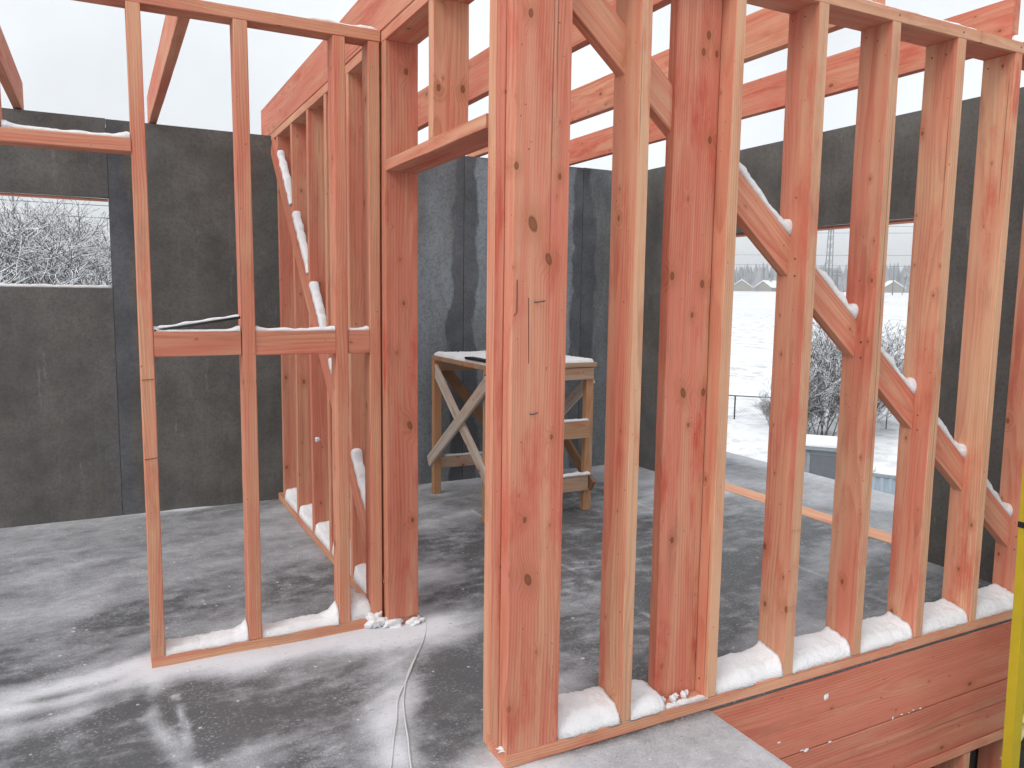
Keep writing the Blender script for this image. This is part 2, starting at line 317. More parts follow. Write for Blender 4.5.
# ---- snow shapes
def snow_heap(x0, x1, y0, y1, z, h, label, group, rise=(0, 0), yfront=.0, seed=0, cat='snow', name='snow_heap', px=3.0, py=3.2, alongy=False, back=0.0, flat=False):
    """Heap lying on a plate between two studs; the front lip rounds over, the snow climbs the studs by rise."""
    nx = max(14, int((x1-x0)/.010)); ny = max(10, int((y1-y0)/.010)); V, F = [], []
    X = np.linspace(-1, 1, nx+1); Y = np.linspace(-1, 1, ny+1)
    for j in range(ny+1):
        for i in range(nx+1):
            u, v = X[i], Y[j]; x = x0+(u+1)/2*(x1-x0); y = y0+(v+1)/2*(y1-y0)
            gx = (1-abs(u)**9)**.5 if px > 5 else (1-abs(u)**px*.25)
            gy = min(1., (max(0., v+1)/.42))**.42*(.74+.26*min(1, (v+1)/1.5))*max(0., 1-max(0., v)**12)**.4
            if alongy: gx, gy = max(0., 1-abs(u)**6)**.38, 1-abs(v)**3*.25
            e = v if alongy else u
            if flat: gx, gy = max(0., 1-abs(u)**40)**.5, max(0., 1-abs(v)**40)**.5
            hh = h*gx*gy*(.72+.62*fbm(x*11+seed*3.1, y*11+seed*1.7, 5)*.85)+ (rise[0]*max(0, -e)**5+rise[1]*max(0, e)**5)*(gx if alongy else gy) + back*(.5+.5*v)*gy*gx
            hh += .013*(fbm(x*75+seed, y*75, 3)-.5)*(gx if alongy else gy)
            lip = .010*(fbm(x*24+seed*2.7, seed, 4)-.62)*max(0, 1-(v+1)/.5)
            V.append((x-x0, y-y0+(0 if alongy or flat else lip*1.9), hh-(0.004 if (hh < .004) else 0)))
    for j in range(ny):
        for i in range(nx):
            a = j*(nx+1)+i; F.append((a, a+1, a+nx+2, a+nx+1))
    nb = len(V); rim = [i for i in range(nx+1)]+[(j*(nx+1)+nx) for j in range(1, ny+1)]+[ny*(nx+1)+i for i in range(nx-1, -1, -1)]+[j*(nx+1) for j in range(ny-1, 0, -1)]
    for r in rim: V.append((V[r][0], V[r][1], -.001))
    for k in range(len(rim)): F.append((rim[k], nb+k, nb+(k+1) % len(rim), rim[(k+1) % len(rim)]))
    F.append(tuple(nb+k for k in range(len(rim))))
    o = mesh_obj(name, V, F, SNOW, None, (x0, y0, z), smooth=True)
    return tag(o, label, cat, group)
def snow_strip(p0, p1, wdir, wd, h, label, group, rise=(0, 0), knob=(0, 0), seed=0, name='snow_strip', rest=None):
    """Ridge of snow on a narrow board edge from p0 to p1; may swell into a knob at its ends."""
    p0 = Vector(p0); p1 = Vector(p1); L = (p1-p0).length; t = (p1-p0)/L; n = max(14, int(L/.012)); m = 10
    a = Vector(wdir); a = (a-t*a.dot(t)).normalized(); u = a.cross(t)
    if u.z < 0: u = -u
    V, F = [], []
    for i in range(n+1):
        s = i/n; hh = h*(.45+1.1*fbm(s*L*20+seed*5.3, seed, 5))
        hh += rise[0]*math.exp(-s*L/.022)+rise[1]*math.exp(-(1-s)*L/.022)
        kn = knob[0]*math.exp(-((s*L-.02)/.028)**2)+knob[1]*math.exp(-(((1-s)*L-.02)/.028)**2)
        hh += kn; wh = wd/2*(.72+.55*fbm(s*L*22+9, seed*2.2, 4))+kn*.25
        if s == 0 or s == 1: hh *= .72; wh *= .88
        for k in range(m+1):
            an = math.pi*k/m; cu = math.cos(an); su = math.sin(an)
            V.append(p0+t*(s*L)+a*(wh*math.copysign(abs(cu)**.7, cu))+u*(hh*abs(su)**.62-.001)-p0)
    for i in range(n):
        for k in range(m): q = i*(m+1)+k; F.append((q, q+1, q+m+2, q+m+1))
        F.append((i*(m+1), i*(m+1)+m+1, i*(m+1)+2*m+1, i*(m+1)+m))
    F.append(tuple(range(m+1))); F.append(tuple(n*(m+1)+k for k in range(m, -1, -1)))
    o = mesh_obj(name, V, F, SNOW, None, p0, smooth=True)
    return tag(o, label, 'snow', group)
def snow_lump(c, r, label, group=None, seed=0, sq=(1, 1, 1), name='snow_lump'):
    bm = bmesh.new(); bmesh.ops.create_icosphere(bm, subdivisions=4, radius=1)
    for v in bm.verts:
        q = v.co.copy(); k = .85+1.3*(fbm(q.x*1.9+seed*3+5, q.y*1.9+q.z*2.3+seed, 5)-.5)+.2*(fbm(q.x*6+seed, q.z*6+q.y*5, 2)-.5)
        v.co = Vector((q.x*r*sq[0]*k, q.y*r*sq[1]*k, q.z*r*sq[2]*k))
    me = bpy.data.meshes.new(name); bm.to_mesh(me); bm.free(); me.materials.append(SNOW)
    me.polygons.foreach_set('use_smooth', [True]*len(me.polygons))
    o = bpy.data.objects.new(name, me); COL.objects.link(o); o.location = c
    return tag(o, label, 'snow', group)

# ------------------------------------------------------------------ terrain
def gz(x, y):
    d = np.hypot(np.asarray(x, float)-CAM.x, np.asarray(y, float)-CAM.y)
    z = np.interp(d, [0, 10, 14, 17, 22, 40, 100, 300, 600, 1500, 3000], [-3.25, -3.2, -3.0, -2.5, -2.12, -1.6, -.2, 4.2, 6.4, 14, 16])
    return z+(fbm(np.asarray(x)*.11, np.asarray(y)*.11, 3)-.5)*.5*np.clip((d-12)/10, 0, 1)
rad = np.concatenate([[0.0], np.linspace(3, 40, 50), np.geomspace(42, 1080, 40)]); na = 180
V = [(CAM.x, CAM.y, float(gz(CAM.x, CAM.y)))]; F = []
for r in rad[1:]:
    an = np.arange(na)*2*np.pi/na; xs = CAM.x+r*np.cos(an); ys = CAM.y+r*np.sin(an); zs = gz(xs, ys); V += list(zip(xs, ys, zs))
for k in range(na): F.append((0, 1+k, 1+(k+1) % na))
for i in range(len(rad)-2):
    for k in range(na): F.append((1+i*na+k, 1+(i+1)*na+k, 1+(i+1)*na+(k+1) % na, 1+i*na+(k+1) % na))
V = [tuple(map(float, v)) for v in V]
tag(mesh_obj('ground', V, F, FIELD, smooth=True), kind='structure')

# ------------------------------------------------------------------ floor (with its scoured snow) and terrace
def blob(X, Y, x, y, sx, sy, rot=0.0):
    c, s = math.cos(rot), math.sin(rot); u = (X-x)*c+(Y-y)*s; v = -(X-x)*s+(Y-y)*c
    return np.exp(-(u/sx)**2-(v/sy)**2)
def snow_cover(X, Y):
    wx = X+.35*(fbm(X*1.3+3, Y*1.3, 3)-.5); wy = Y+.35*(fbm(X*1.3+40, Y*1.3+9, 3)-.5)
    st = fbm(wx*1.1+.6*wy, (wy-.35*wx)*4.6, 5)           # wind streaks
    bl = fbm(wx*2.0+17, wy*2.0+5, 5)
    hall = .26+.75*(st-.46)+.8*(bl-.48)                # dark, scoured
    left = .50+.30*(st-.5)+.34*(bl-.5)                    # even dusting in the left room
    right = .33+.6*(st-.48)+.7*(bl-.48)+.20*sstep(2.0, 3.6, Y)+.13*sstep(2.0, 3.3, X)
    lr = sstep(1.45, 2.2, Y-.25*(X+.8))*sstep(.12, -.02, X)
    rr = sstep(-.05, .15, X)*sstep(.3, .5, Y)
    s = hall*(1-lr)+left*lr; s = s*(1-rr)+right*rr
    deck = sstep(.02, .10, X+.35*Y)*sstep(.03, -.05, Y)
    s = s*(1-deck)+(.68+.25*(bl-.5)+.15*(st-.5))*deck
    def add(x, y, sx, sy, a, rot=0.0): return a*blob(wx, wy, x, y, sx, sy, rot)
    s = s+add(-.45, 1.17, .75, .11, .75)+add(-1.15, 1.28, .4, .10, .4)+add(.02, 1.10, .25, .13, .55)+add(-1.6, 1.1, .5, .10, .45, .2)
    s = s+add(-.22, .42, .11, .55, .60, -.25)+add(.08, .12, .20, .22, .55)+add(.15, 1.25, .28, .22, .35)+add(.30, 1.75, .3, .3, .25)
    s = s+add(-.92, .72, .045, .40, .40, .05)+add(-1.15, .98, .35, .06, .35, .2)
    s = s-add(-.62, .72, .28, .20, .25)-add(.12, .62, .10, .28, .30)-add(-1.25, 1.20, .26, .05, .5, .08)-add(-1.05, .95, .12, .10, .35)
    s = s+add(1.0, 2.6, .4, .15, .18)+add(2.6, 2.6, .5, .5, .15)-add(2.2, 1.0, .8, .4, .10)
    s = s+.55*sstep(3.76, 3.87, wy+.06*(fbm(X*6, Y*3, 3)-.5))*sstep(.35, .6, fbm(X*3, Y*0+2, 4))
    for (x0, y0, x1, y1, w_, a_) in [(-.93, 1.0, -.89, .30, .016, .55), (.10, .80, .10, .42, .02, .5), (1.2, 2.9, 1.2, .3, .012, .30), (.2, 1.55, 3.2, 1.50, .012, .20), (2.42, 3.8, 2.42, .3, .012, .18)]:
        L = math.hypot(x1-x0, y1-y0); u = ((X-x0)*(x1-x0)+(Y-y0)*(y1-y0))/L; v = (-(X-x0)*(y1-y0)+(Y-y0)*(x1-x0))/L+.03*(fbm(X*4, Y*4, 3)-.5)
        s = s+a_*np.exp(-(v/w_)**2)*(u > 0)*(u < L)*sstep(.3, .6, fbm(X*5+9, Y*5, 3))
    return np.clip(s, 0, 1.15)
def slab(name, x0, x1, y0, y1, th, step, cov):
    nx = int((x1-x0)/step); ny = int((y1-y0)/step); X, Y = np.meshgrid(np.linspace(x0, x1, nx+1), np.linspace(y0, y1, ny+1))
    S = cov(X, Y); Z = .004*np.clip(S, 0, 1)*fbm(X*7, Y*7, 3)+.010*np.clip(S-.55, 0, .6)
    Z[0, :] = Z[-1, :] = 0; Z[:, 0] = Z[:, -1] = 0
    V = np.stack([X, Y, Z], -1).reshape(-1, 3).tolist(); idx = np.arange((nx+1)*(ny+1)).reshape(ny+1, nx+1)
    F = np.stack([idx[:-1, :-1], idx[:-1, 1:], idx[1:, 1:], idx[1:, :-1]], -1).reshape(-1, 4).tolist()
    rim = idx[0, :].tolist()+idx[1:, -1].tolist()+idx[-1, -2::-1].tolist()+idx[-2:0:-1, 0].tolist(); nb = len(V)
    for r in rim: V.append([V[r][0], V[r][1], -th])
    for k in range(len(rim)): F.append([rim[k], nb+k, nb+(k+1) % len(rim), rim[(k+1) % len(rim)]])
    F.append([nb+k for k in range(len(rim)-1, -1, -1)])
    o = mesh_obj(name, V, F, FLOOR, smooth=False); a = o.data.attributes.new('snow', 'FLOAT', 'POINT')
    sv = np.concatenate([S.reshape(-1), np.full(len(rim), -3.)]).astype(np.float32); a.data.foreach_set('value', sv)  # snow value pushed far down so slab sides paint the slot's shade
    return tag(o, kind='structure')
slab('floor', -3.4, 3.312, 0.012, 3.89, .05, .016, snow_cover)
slab('floor', -3.4, .866, -3.6, 0.010, .05, .02, snow_cover)
slab('terrace', 3.452, 4.46, -.6, 4.6, .18, .05, lambda X, Y: .58+.9*(fbm(X*2+.5*Y, Y*1.1, 5)-.5)+.25*sstep(3.9, 4.4, X))
tag(box('lower_floor', (.0, -3.6, -3.15), (3.31, 3.88, -3.0), simple('bare_slab', (.12, .12, .12))), kind='structure')

# ------------------------------------------------------------------ dark panel walls
def panel(name, parent, origin, ax, rects, th, col, joints=(), mat=None):
    """Flat slab set in the plane (ax, Z) from rectangles (u0,u1,z0,z1), thickness th towards the room's outside."""
    V, F, E = [], [], []; ax = Vector(ax); nrm = Vector((0, 0, 1)).cross(ax)
    step = .06
    for (u0, u1, z0, z1) in rects:
        n = max(1, int((u1-u0)/step)); b = len(V)
        for s in (0, 1):
            for zz in (z0, z1):
                for i in range(n+1):
                    u = u0+(u1-u0)*i/n; V.append(ax*u+nrm*(-th*s)+Vector((0, 0, zz))); E.append(min([abs(u-j) for j in joints] or [9]))
        k = n+1
        for i in range(n):
            F += [(b+i, b+i+1, b+k+i+1, b+k+i), (b+2*k+i+1, b+2*k+i, b+3*k+i, b+3*k+i+1), (b+k+i, b+k+i+1, b+3*k+i+1, b+3*k+i), (b+i+1, b+i, b+2*k+i, b+2*k+i+1)]
        F += [(b, b+k, b+3*k, b+2*k), (b+n, b+2*k+n, b+3*k+n, b+k+n)]
    o = mesh_obj(name, V, F, mat or CONC, parent, origin); o.color = col
    at = o.data.attributes.new('edge_distance', 'FLOAT', 'POINT'); at.data.foreach_set('value', np.array(E, np.float32)); return o
YK, XR, HK, TH = 3.893, 3.316, 2.67, .11
bw = thing('panel_wall', (0, YK, 0), 'dark grey panel wall at the back with a wide low window hole at the left, raw timber room before it', 'wall')
Zb = -3.2; e = .0025
panel('wall_panel', bw, (-3.4, YK, 0), (1, 0, 0), [(0, 2.345, Zb, 1.565), (0, 2.345, 2.165, HK), (0, .75, 1.565, 2.165)], TH, (.5, .25, 0, .05), (2.345,))
panel('wall_panel', bw, (-1.052, YK, 0), (1, 0, 0), [(0, 1.25-e, Zb, HK-.004)], TH, (.5, .95, 0, .06), (0,))
panel('wall_panel', bw, (.20, YK, 0), (1, 0, 0), [(0, 1.313-e, Zb, HK)], TH, (.5, .95, 0, .85), (1.313,))
panel('wall_panel', bw, (1.515, YK, 0), (1, 0, 0), [(0, 1.136-e, Zb, HK-.006)], TH, (.5, .95, 0, 1.0), (0, 1.136))
panel('wall_panel', bw, (2.653, YK, 0), (1, 0, 0), [(0, .66, Zb, HK-.003)], TH, (.5, .9, 0, .75), (0,))
LIN = WOOD
for jx in (-1.053, .199, 1.514, 2.652): box('joint_light_stop', (jx-(.05 if jx > -1 else .0018), YK+TH+.002, -.2), (jx+.05, YK+TH+.02, HK-.02), CONC, bw).color = (.5, 0, 0, 0)  # unseen backing added to stop light leaking through the panel joints
board('window_head_board', (-2.66, YK+.056, 2.159), (-1.0575, YK+.056, 2.159), .112, .010, (0, 1, 0), bw, stain=.9)
board('window_sill_board', (-2.66, YK+.056, 1.572), (-1.0575, YK+.056, 1.572), .105, .012, (0, 1, 0), bw, stain=.3)
board('wall_cap_strip', (-3.4, YK+.055, HK+.008), (3.30, YK+.055, HK+.008), .13, .012, (0, 1, 0), bw, mat=GREYW, tint=.5, stain=.0)
rw = thing('panel_wall', (XR, 0, 0), 'dark grey panel wall at the right with a wide opening onto the snowy terrace', 'wall')
panel('wall_panel', rw, (XR, 3.999, 0), (0, -1, 0), [(0, 1.15-e, Zb, HK)], TH, (.5, .6, 0, .10), (.1,))
panel('wall_panel', rw, (XR, 2.849, 0), (0, -1, 0), [(0, 2.05-e, 2.055, HK-.004), (0, 2.05-e, Zb, -.06)], TH, (.5, .2, 0, .08), ())
panel('wall_panel', rw, (XR, .799, 0), (0, -1, 0), [(0, 2.6, Zb, HK)], TH, (.5, .2, 0, .05), ())
board('opening_head_board', (XR+.052, .80, 2.046), (XR+.052, 2.848, 2.046), .12, .016, (1, 0, 0), rw, stain=.9)
board('threshold_board', (XR+.086, .80, -.004), (XR+.086, 2.848, -.004), .18, .020, (1, 0, 0), rw, stain=.15, tint=.85)

# ------------------------------------------------------------------ front stud wall (A)
Z0, Z1 = .05, 2.63
fa = thing('stud_wall', (0.1, .075, 0), 'stained timber stud wall in the foreground with a massive post at its left end', 'stud wall')
X_ = (1, 0, 0); Y_ = (0, 1, 0); Zv = (0, 0, 1)
board('bottom_plate', (.004, .075, .026), (3.30, .075, .026), .15, .048, Y_, fa, stain=.45, edge=.25, tint=.55)
board('top_plate', (.154, .075, 2.655), (3.30, .075, 2.655), .15, .048, Y_, fa, stain=.45, edge=.6, tint=.52)
bp = [board('post_board', (.104, .0305, .051), (.104, .0305, 2.63), .196, .059, X_, fa, WOODP, stain=.70, red=1.0, edge=0, tint=.55, warp=.001),
      board('post_board', (.1015, .092, .051), (.1015, .092, 2.63), .199, .060, X_, fa, stain=.9, red=1.5, edge=-.4, tint=.44, warp=.001),
      board('post_board', (.105, .1545, .004), (.105, .1545, 2.63), .197, .061, X_, fa, stain=.45, red=.3, edge=.0, tint=.52, warp=.001)]
bp[0]['label'] = 'broad pale pink front board with knots and a red stain'
sx = [(.482, .045), (.8785, .047), (1.278, .052), (1.678, .052), (2.084, .055), (2.480, .047), (2.885, .048), (3.27, .05)]
tints = [.56, .52, .52, .50, .52, .60, .48, .5]; stn = [.42, .55, .45, .55, .52, .35, .72, .6]
for (x, t), ti, s_ in zip(sx, tints, stn):
    board('stud', (x, .074, .051), (x, .074, 2.63), .147, t, Y_, fa, stain=s_, red=.65, edge=.75, tint=ti)
o = board('post_board', (.757, .090, .051), (.757, .090, 2.63), .192, .047, X_, fa, WOODQ, stain=.62, red=1.0, edge=0, tint=.52)
o['label'] = 'wide board set square to the stud beside it, reddish towards its right side'
# brace let into the rear of the studs
bd = Vector((1, 0, -.814)).normalized(); c0 = Vector((.46, .107, 2.365)); 
board('diagonal_brace', c0+bd*(-.33), c0+bd*(3.42), .122, .046, Vector((0, 1, 0)).cross(bd), fa, stain=.55, red=.8, edge=.1, tint=.50)

# ------------------------------------------------------------------ partition (D) with the doorway
pd = thing('stud_wall', (.075, 2.0, 0), 'stained timber partition running back to the panel wall, with the doorway and its diagonal brace', 'stud wall')
board('top_plate', (.076, .19, 2.655), (.076, 3.888, 2.655), .15, .048, X_, pd, stain=.5, edge=.25, tint=.54)
board('bottom_plate', (.076, 1.215, .026), (.076, 3.888, .026), .15, .048, X_, pd, stain=.45, edge=.25)
for y, s_ in [(1.789, .5), (2.234, .5), (2.655, .55), (3.109, .45), (3.574, .55), (3.838, .75)]:
    board('stud', (.077, y+.024, .051), (.077, y+.024, 2.63), .145, .047, X_, pd, stain=s_+.1, red=.6, edge=.3, tint=.50)
board('jamb_stud', (.077, 1.2285, .051), (.077, 1.2285, 2.63), .150, .047, X_, pd, WOODJ, stain=.85, red=1.4, edge=.2, tint=.40)
board('jamb_stud', (.077, 1.279, .051), (.077, 1.279, 2.63), .146, .047, X_, pd, stain=.7, red=.8, edge=.2, tint=.45)
board('header', (.076, .192, 2.107), (.076, 1.203, 2.107), .15, .047, X_, pd, stain=.62, red=.8, edge=.35, tint=.50)
board('cripple_stud', (.076, .682, 2.133), (.076, .682, 2.63), .145, .046, X_, pd, stain=.45, red=.3, edge=.15, tint=.52)
db = (Vector((0, 1.454, .339))-Vector((0, 3.74, 2.62))).normalized(); d0 = Vector((.019, 3.75, 2.60))
board('diagonal_brace', d0, d0+db*3.45, .14, .044, Vector((1, 0, 0)).cross(db), pd, stain=.75, red=.6, edge=.1, tint=.50)

# ------------------------------------------------------------------ cross wall (B) on the left
pb = thing('stud_wall', (-.5, 1.3, 0), 'slim timber stud frame on the left with a cross rail and an open doorway beside it', 'stud wall')
board('bottom_plate', (-.993, 1.304, .026), (-.004, 1.304, .026), .098, .048, Y_, pb, stain=.5, edge=.1)
board('top_plate', (-3.3, 1.304, 2.655), (-.004, 1.304, 2.655), .098, .048, Y_, pb, stain=.55, edge=.2, tint=.48)
for x, t in [(-.966, .050), (-.580, .054), (-.184, .052), (-.032, .050)]:
    board('stud', (x, 1.304, .051), (x, 1.304, 2.63), .096, t, Y_, pb, stain=.55, red=.5, edge=.22, tint=.50)
board('rail', (-.939, 1.281, 1.341), (-.609, 1.281, 1.341), .100, .046, Zv, pb, stain=.62, red=.4)
board('rail', (-.552, 1.281, 1.339), (-.212, 1.281, 1.339), .102, .046, Zv, pb, stain=.62, red=.5)
board('rail', (-.156, 1.281, 1.339), (-.059, 1.281, 1.339), .102, .046, Zv, pb, stain=.62, red=.5)
board('header', (-1.93, 1.304, 2.104), (-.993, 1.304, 2.104), .098, .050, Y_, pb, stain=.7, red=.9, edge=.0, tint=.5)
board('cripple_stud', (-1.436, 1.304, 2.131), (-1.436, 1.304, 2.63), .096, .048, Y_, pb, stain=.5, edge=.2)
board('stud', (-1.955, 1.304, .051), (-1.955, 1.304, 2.63), .096, .048, Y_, pb, stain=.55, edge=.2)

# ------------------------------------------------------------------ ceiling joists
JL = [(-2.30, 1.26, 4.02, .20, 'ceiling joist over the left doorway, outermost at the left'),
      (-1.545, 1.26, 3.99, .20, 'short ceiling joist at the left edge above the window, edged with snow'),
      (-.766, 1.26, 3.99, .20, 'short ceiling joist between the two slim left studs and the back wall'),
      (.024, .05, 4.16, .232, 'ceiling joist lying on the top plate of the braced partition'),
      (.865, .05, 4.02, .235, 'ceiling joist over the right room nearest to the partition and highest in view'),
      (1.665, .07, 4.02, .200, 'middle ceiling joist over the right room, crossing behind the thin studs'),
      (2.525, .055, 4.02, .205, 'ceiling joist over the right room nearest to the terrace wall, its sawn end showing')]
for x, y0, y1, h, lab in JL:
    o = board('ceiling_joist', (x, y0, 2.681+h/2), (x, y1, 2.681+h/2), h, .048, Zv, None, stain=.70, red=.9, edge=.0, tint=.50)
    tag(o, lab, 'joist', 'ceiling joists laid across the walls')

# ------------------------------------------------------------------ stairwell side boards and the frame below
rim = thing('stairwell_side', (2.0, .03, -.6), 'reddish wide boards lining the side of the stairwell under the stud wall', 'boards')
board('side_board', (.869, .026, -.164), (3.30, .030, -.164), .296, .044, Zv, rim, stain=.95, red=.5, tint=.50, warp=.001)
board('side_board', (.869, .027, -.446), (3.30, .029, -.446), .258, .044, Zv, rim, stain=.80, red=.6, tint=.40, warp=.001)
board('side_board', (.62, .026, -.164), (.86, .026, -.164), .296, .044, Zv, rim, stain=.8, red=1)
lw = thing('stud_wall', (2, .06, -3), 'lower storey timber frame below the stairwell boards', 'stud wall')
board('top_plate', (.6, .075, -.604), (3.3, .075, -.604), .15, .048, Y_, lw, stain=.7, tint=.4)
for i in range(8): board('stud', (.70+.365*i, .075, -2.99), (.70+.365*i, .075, -.63), .147, .048, Y_, lw, stain=.7, red=.8, tint=.4)
box('panel', (.6, .16, -3.0), (3.3, .18, -.05), simple('lower_room_dark', (.03, .028, .026)), lw)  # near-black sheet added to paint the darkness of the lower room behind

# ------------------------------------------------------------------ work table
tb = thing('work_table', (1.56, 3.0, 0), 'rough wooden work table with crossed braces and snow on its top, behind the big post', 'table')
xa, xb, ya, yb, ht = 1.12, 1.995, 2.52, 3.50, 1.082
for x, y in [(xa+.02, ya+.05), (xb-.060, ya+.05), (xa-.002, yb-.05), (xb-.060, yb-.05)]:
    board('leg', (x+.025, y, .004), (x+.025, y, ht-.03), .062, .048, X_, tb, RAW, tint=.72, stain=.85, edge=0)
for i in range(5):
    yy = ya+.09+i*.196; board('top_board', (xa, yy, ht-.012), (xb, yy, ht-.012), .190, .032, Y_, tb, RAW, tint=.5, stain=.6)
board('apron', (xa+.005, ya+.022, ht-.075), (xb-.02, ya+.022, ht-.075), .085, .030, Zv, tb, RAW, tint=.6, stain=.45)
board('apron', (xa+.005, yb-.022, ht-.075), (xb-.02, yb-.022, ht-.075), .085, .030, Zv, tb, RAW, tint=.5)
board('rung', (xa+.02, ya+.02, .605), (xb-.045, ya+.02, .605), .125, .030, Zv, tb, RAW, tint=.62, stain=.5)
board('rung', (xa+.02, ya+.02, .215), (xb-.045, ya+.02, .215), .115, .030, Zv, tb, RAW, tint=.52, stain=.5)
board('rung', (xa+.06, yb-.03, .245), (xb-.09, yb-.03, .245), .09, .030, Zv, tb, RAW, tint=.55, stain=.3)
board('cross_brace', (xa+.012, yb-.03, 1.00), (xa+.012, ya-.03, .305), .085, .024, Zv, tb, GREYW, tint=.75, stain=-.3)
board('cross_brace', (xa-.014, ya-.06, .985), (xa-.014, yb+.0, .255), .085, .024, Zv, tb, GREYW, tint=.65, stain=-.3)
board('cross_brace', (xb-.022, yb-.05, .86), (xb-.022, ya-.02, .19), .085, .024, Zv, tb, RAW, tint=-.35, stain=.9)
board('cross_brace', (xb+.004, yb-.02, .32), (xb+.004, ya+.06, .97), .085, .024, Zv, tb, GREYW, tint=.70, stain=-.3)
board('cross_brace', (xa+.08, yb+.01, 1.02), (xb-.15, yb+.01, .22), .085, .024, Zv, tb, RAW, tint=-.25, stain=.9)
ts = snow_heap(xa+.005, xb-.01, ya+.01, yb-.02, ht+.005, .026, 'thin blanket of snow on the work table top', None, seed=4, name='snow_blanket', flat=True)
dm = simple('black_plastic', (.012, .013, .015), .5)
tag(box('black_strip', (1.125, 2.55, ht+.022), (1.19, 2.88, ht+.038), dm, None, .004), 'short black strip lying on the snowy edge of the work table', 'strip')

# ------------------------------------------------------------------ snow on the timber
gp = 'snow heaps on the bottom plate of the foreground stud wall'
bays = [(.206, .458, .072, (.0, .015), 'snow heap on the plate between the massive post and the first thin stud'),
        (.506, .664, .055, (.0, .0), 'small snow heap on the plate between the thin stud and the double post'),
        (.903, 1.251, .056, (.0, .05), 'snow heap on the plate right of the double post'),
        (1.305, 1.651, .058, (.0, .03), 'snow heap on the plate in the second bay right of the double post'),
        (1.705, 2.055, .056, (.0, .03), 'snow heap on the plate in the third bay right of the double post'),
        (2.113, 2.455, .056, (.0, .02), 'snow heap on the plate in the bay left of the pale right stud'),
        (2.505, 2.860, .066, (.03, .02), 'snow heap on the plate beside the yellow ladder')]
for i, (a, b, h, rs, lab) in enumerate(bays): snow_heap(a, b, .004, .150, .0505, h, lab, gp, rs, seed=i+1, back=.012)
snow_heap(2.910, 3.244, .004, .150, .0505, .08, 'snow heap on the plate in the last bay by the panel wall, behind the ladder', gp, (0, 0), seed=9)
snow_heap(.30, .86, .003, .030, .0505, .004, 'thin smear of snow along the front edge of the plate before the first studs', gp, seed=31, name='snow_smear')
gb = 'snow ridges on the diagonal brace of the foreground wall'
bn = Vector((0, 1, 0)).cross(bd); bn = bn if bn.z > 0 else -bn
def onbrace(x, off=.0): 
    t = (x-c0.x-bn.x*.0605)/bd.x; return c0+bd*t+bn*.0605
for i, (a, b, lab) in enumerate([(.905, 1.250, 'snow ridge on the brace just right of the double post'), (1.306, 1.650, 'snow ridge on the brace in the second bay right of the double post'),
                                 (1.706, 2.054, 'snow ridge on the brace in the third bay right of the double post'), (2.114, 2.454, 'snow ridge on the brace left of the pale right stud'), (2.505, 2.860, 'snow ridge on the lowest brace piece near the ladder')]):
    snow_strip(onbrace(a), onbrace(b), Y_, .046, .030, lab, gb, knob=(0, .036), seed=i+3)
gr = 'snow lines on the slim left frame'
snow_strip((-.938, 1.281, 1.391), (-.611, 1.281, 1.391), Y_, .044, .008, 'snow line on the left rail of the slim frame', gr, (.022, .022), seed=11)
snow_strip((-.551, 1.281, 1.390), (-.213, 1.281, 1.390), Y_, .044, .012, 'snow line on the middle rail of the slim frame', gr, (.018, .014), seed=12)
snow_strip((-.155, 1.281, 1.390), (-.060, 1.281, 1.390), Y_, .044, .010, 'snow line on the short right rail of the slim frame', gr, (.006, .014), seed=13)
snow_strip((-1.41, 1.304, 2.129), (-.995, 1.304, 2.129), Y_, .09, .016, 'snow line on the header board over the left doorway', gr, (.03, .022), seed=14)
snow_strip((-.30, 1.304, 2.679), (-.01, 1.304, 2.679), Y_, .085, .018, 'snow line on top of the slim frame by the partition corner', gr, (0, 0), seed=15)
snow_strip((-2.60, YK+.052, 1.566), (-1.06, YK+.052, 1.566), Y_, .118, .022, 'snow line on the sill of the left window hole', gr, seed=17)
gs = 'snow heaps on the bottom plates around the left room'
snow_heap(-.940, -.609, 1.258, 1.350, .0505, .034, 'low snow bank on the bottom plate between the two left studs of the slim frame', gs, (.01, .045), seed=21)
snow_heap(-.552, -.212, 1.258, 1.350, .0505, .032, 'low snow bank on the bottom plate left of the third slim stud', gs, (.01, .06), seed=22)
snow_heap(-.157, -.058, 1.262, 1.350, .0505, .11, 'tall snow clump on the bottom plate beside the partition corner', gs, (0, 0), seed=23)
for i, (a, b) in enumerate([(1.306, 1.788), (1.838, 2.232), (2.284, 2.654), (2.704, 3.107), (3.158, 3.573)]):
    lab = ['nearest', 'second', 'third', 'fourth', 'farthest'][i]+' snow heap on the bottom plate of the braced partition'
    snow_heap(.004, .148, a, b, .0505, [.036, .034, .032, .032, .036][i], lab, gs, (.0, .05), seed=40+i, alongy=True)
gd = 'snow ridges on the diagonal brace of the partition'
nn = Vector((1, 0, 0)).cross(db); nn = nn if nn.z > 0 else -nn
def onpd(y): 
    t = (y-d0.y-nn.y*.071)/db.y; return d0+db*t+nn*.071
for i, (a, b, k) in enumerate([(3.56, 3.165, .01), (3.10, 2.71, .03), (2.65, 2.30, .02), (2.225, 1.845, .01), (1.78, 1.48, .02)]):
    snow_strip(onpd(a), onpd(b), X_, .050, .024+.3*k, ['highest', 'second highest', 'middle', 'second lowest', 'lowest'][i]+' snow ridge on the partition brace', gd, knob=(0.012, .006), seed=60+i)
gt = 'snow on the work table rungs'
snow_strip((xa+.08, ya+.02, .668), (xb-.05, ya+.02, .668), Y_, .034, .016, 'snow line on the upper front rung of the work table', gt, seed=71)
snow_strip((xa+.08, ya+.02, .273), (xb-.03, ya+.02, .273), Y_, .044, .022, 'snow line on the lower front rung of the work table', gt, seed=72)
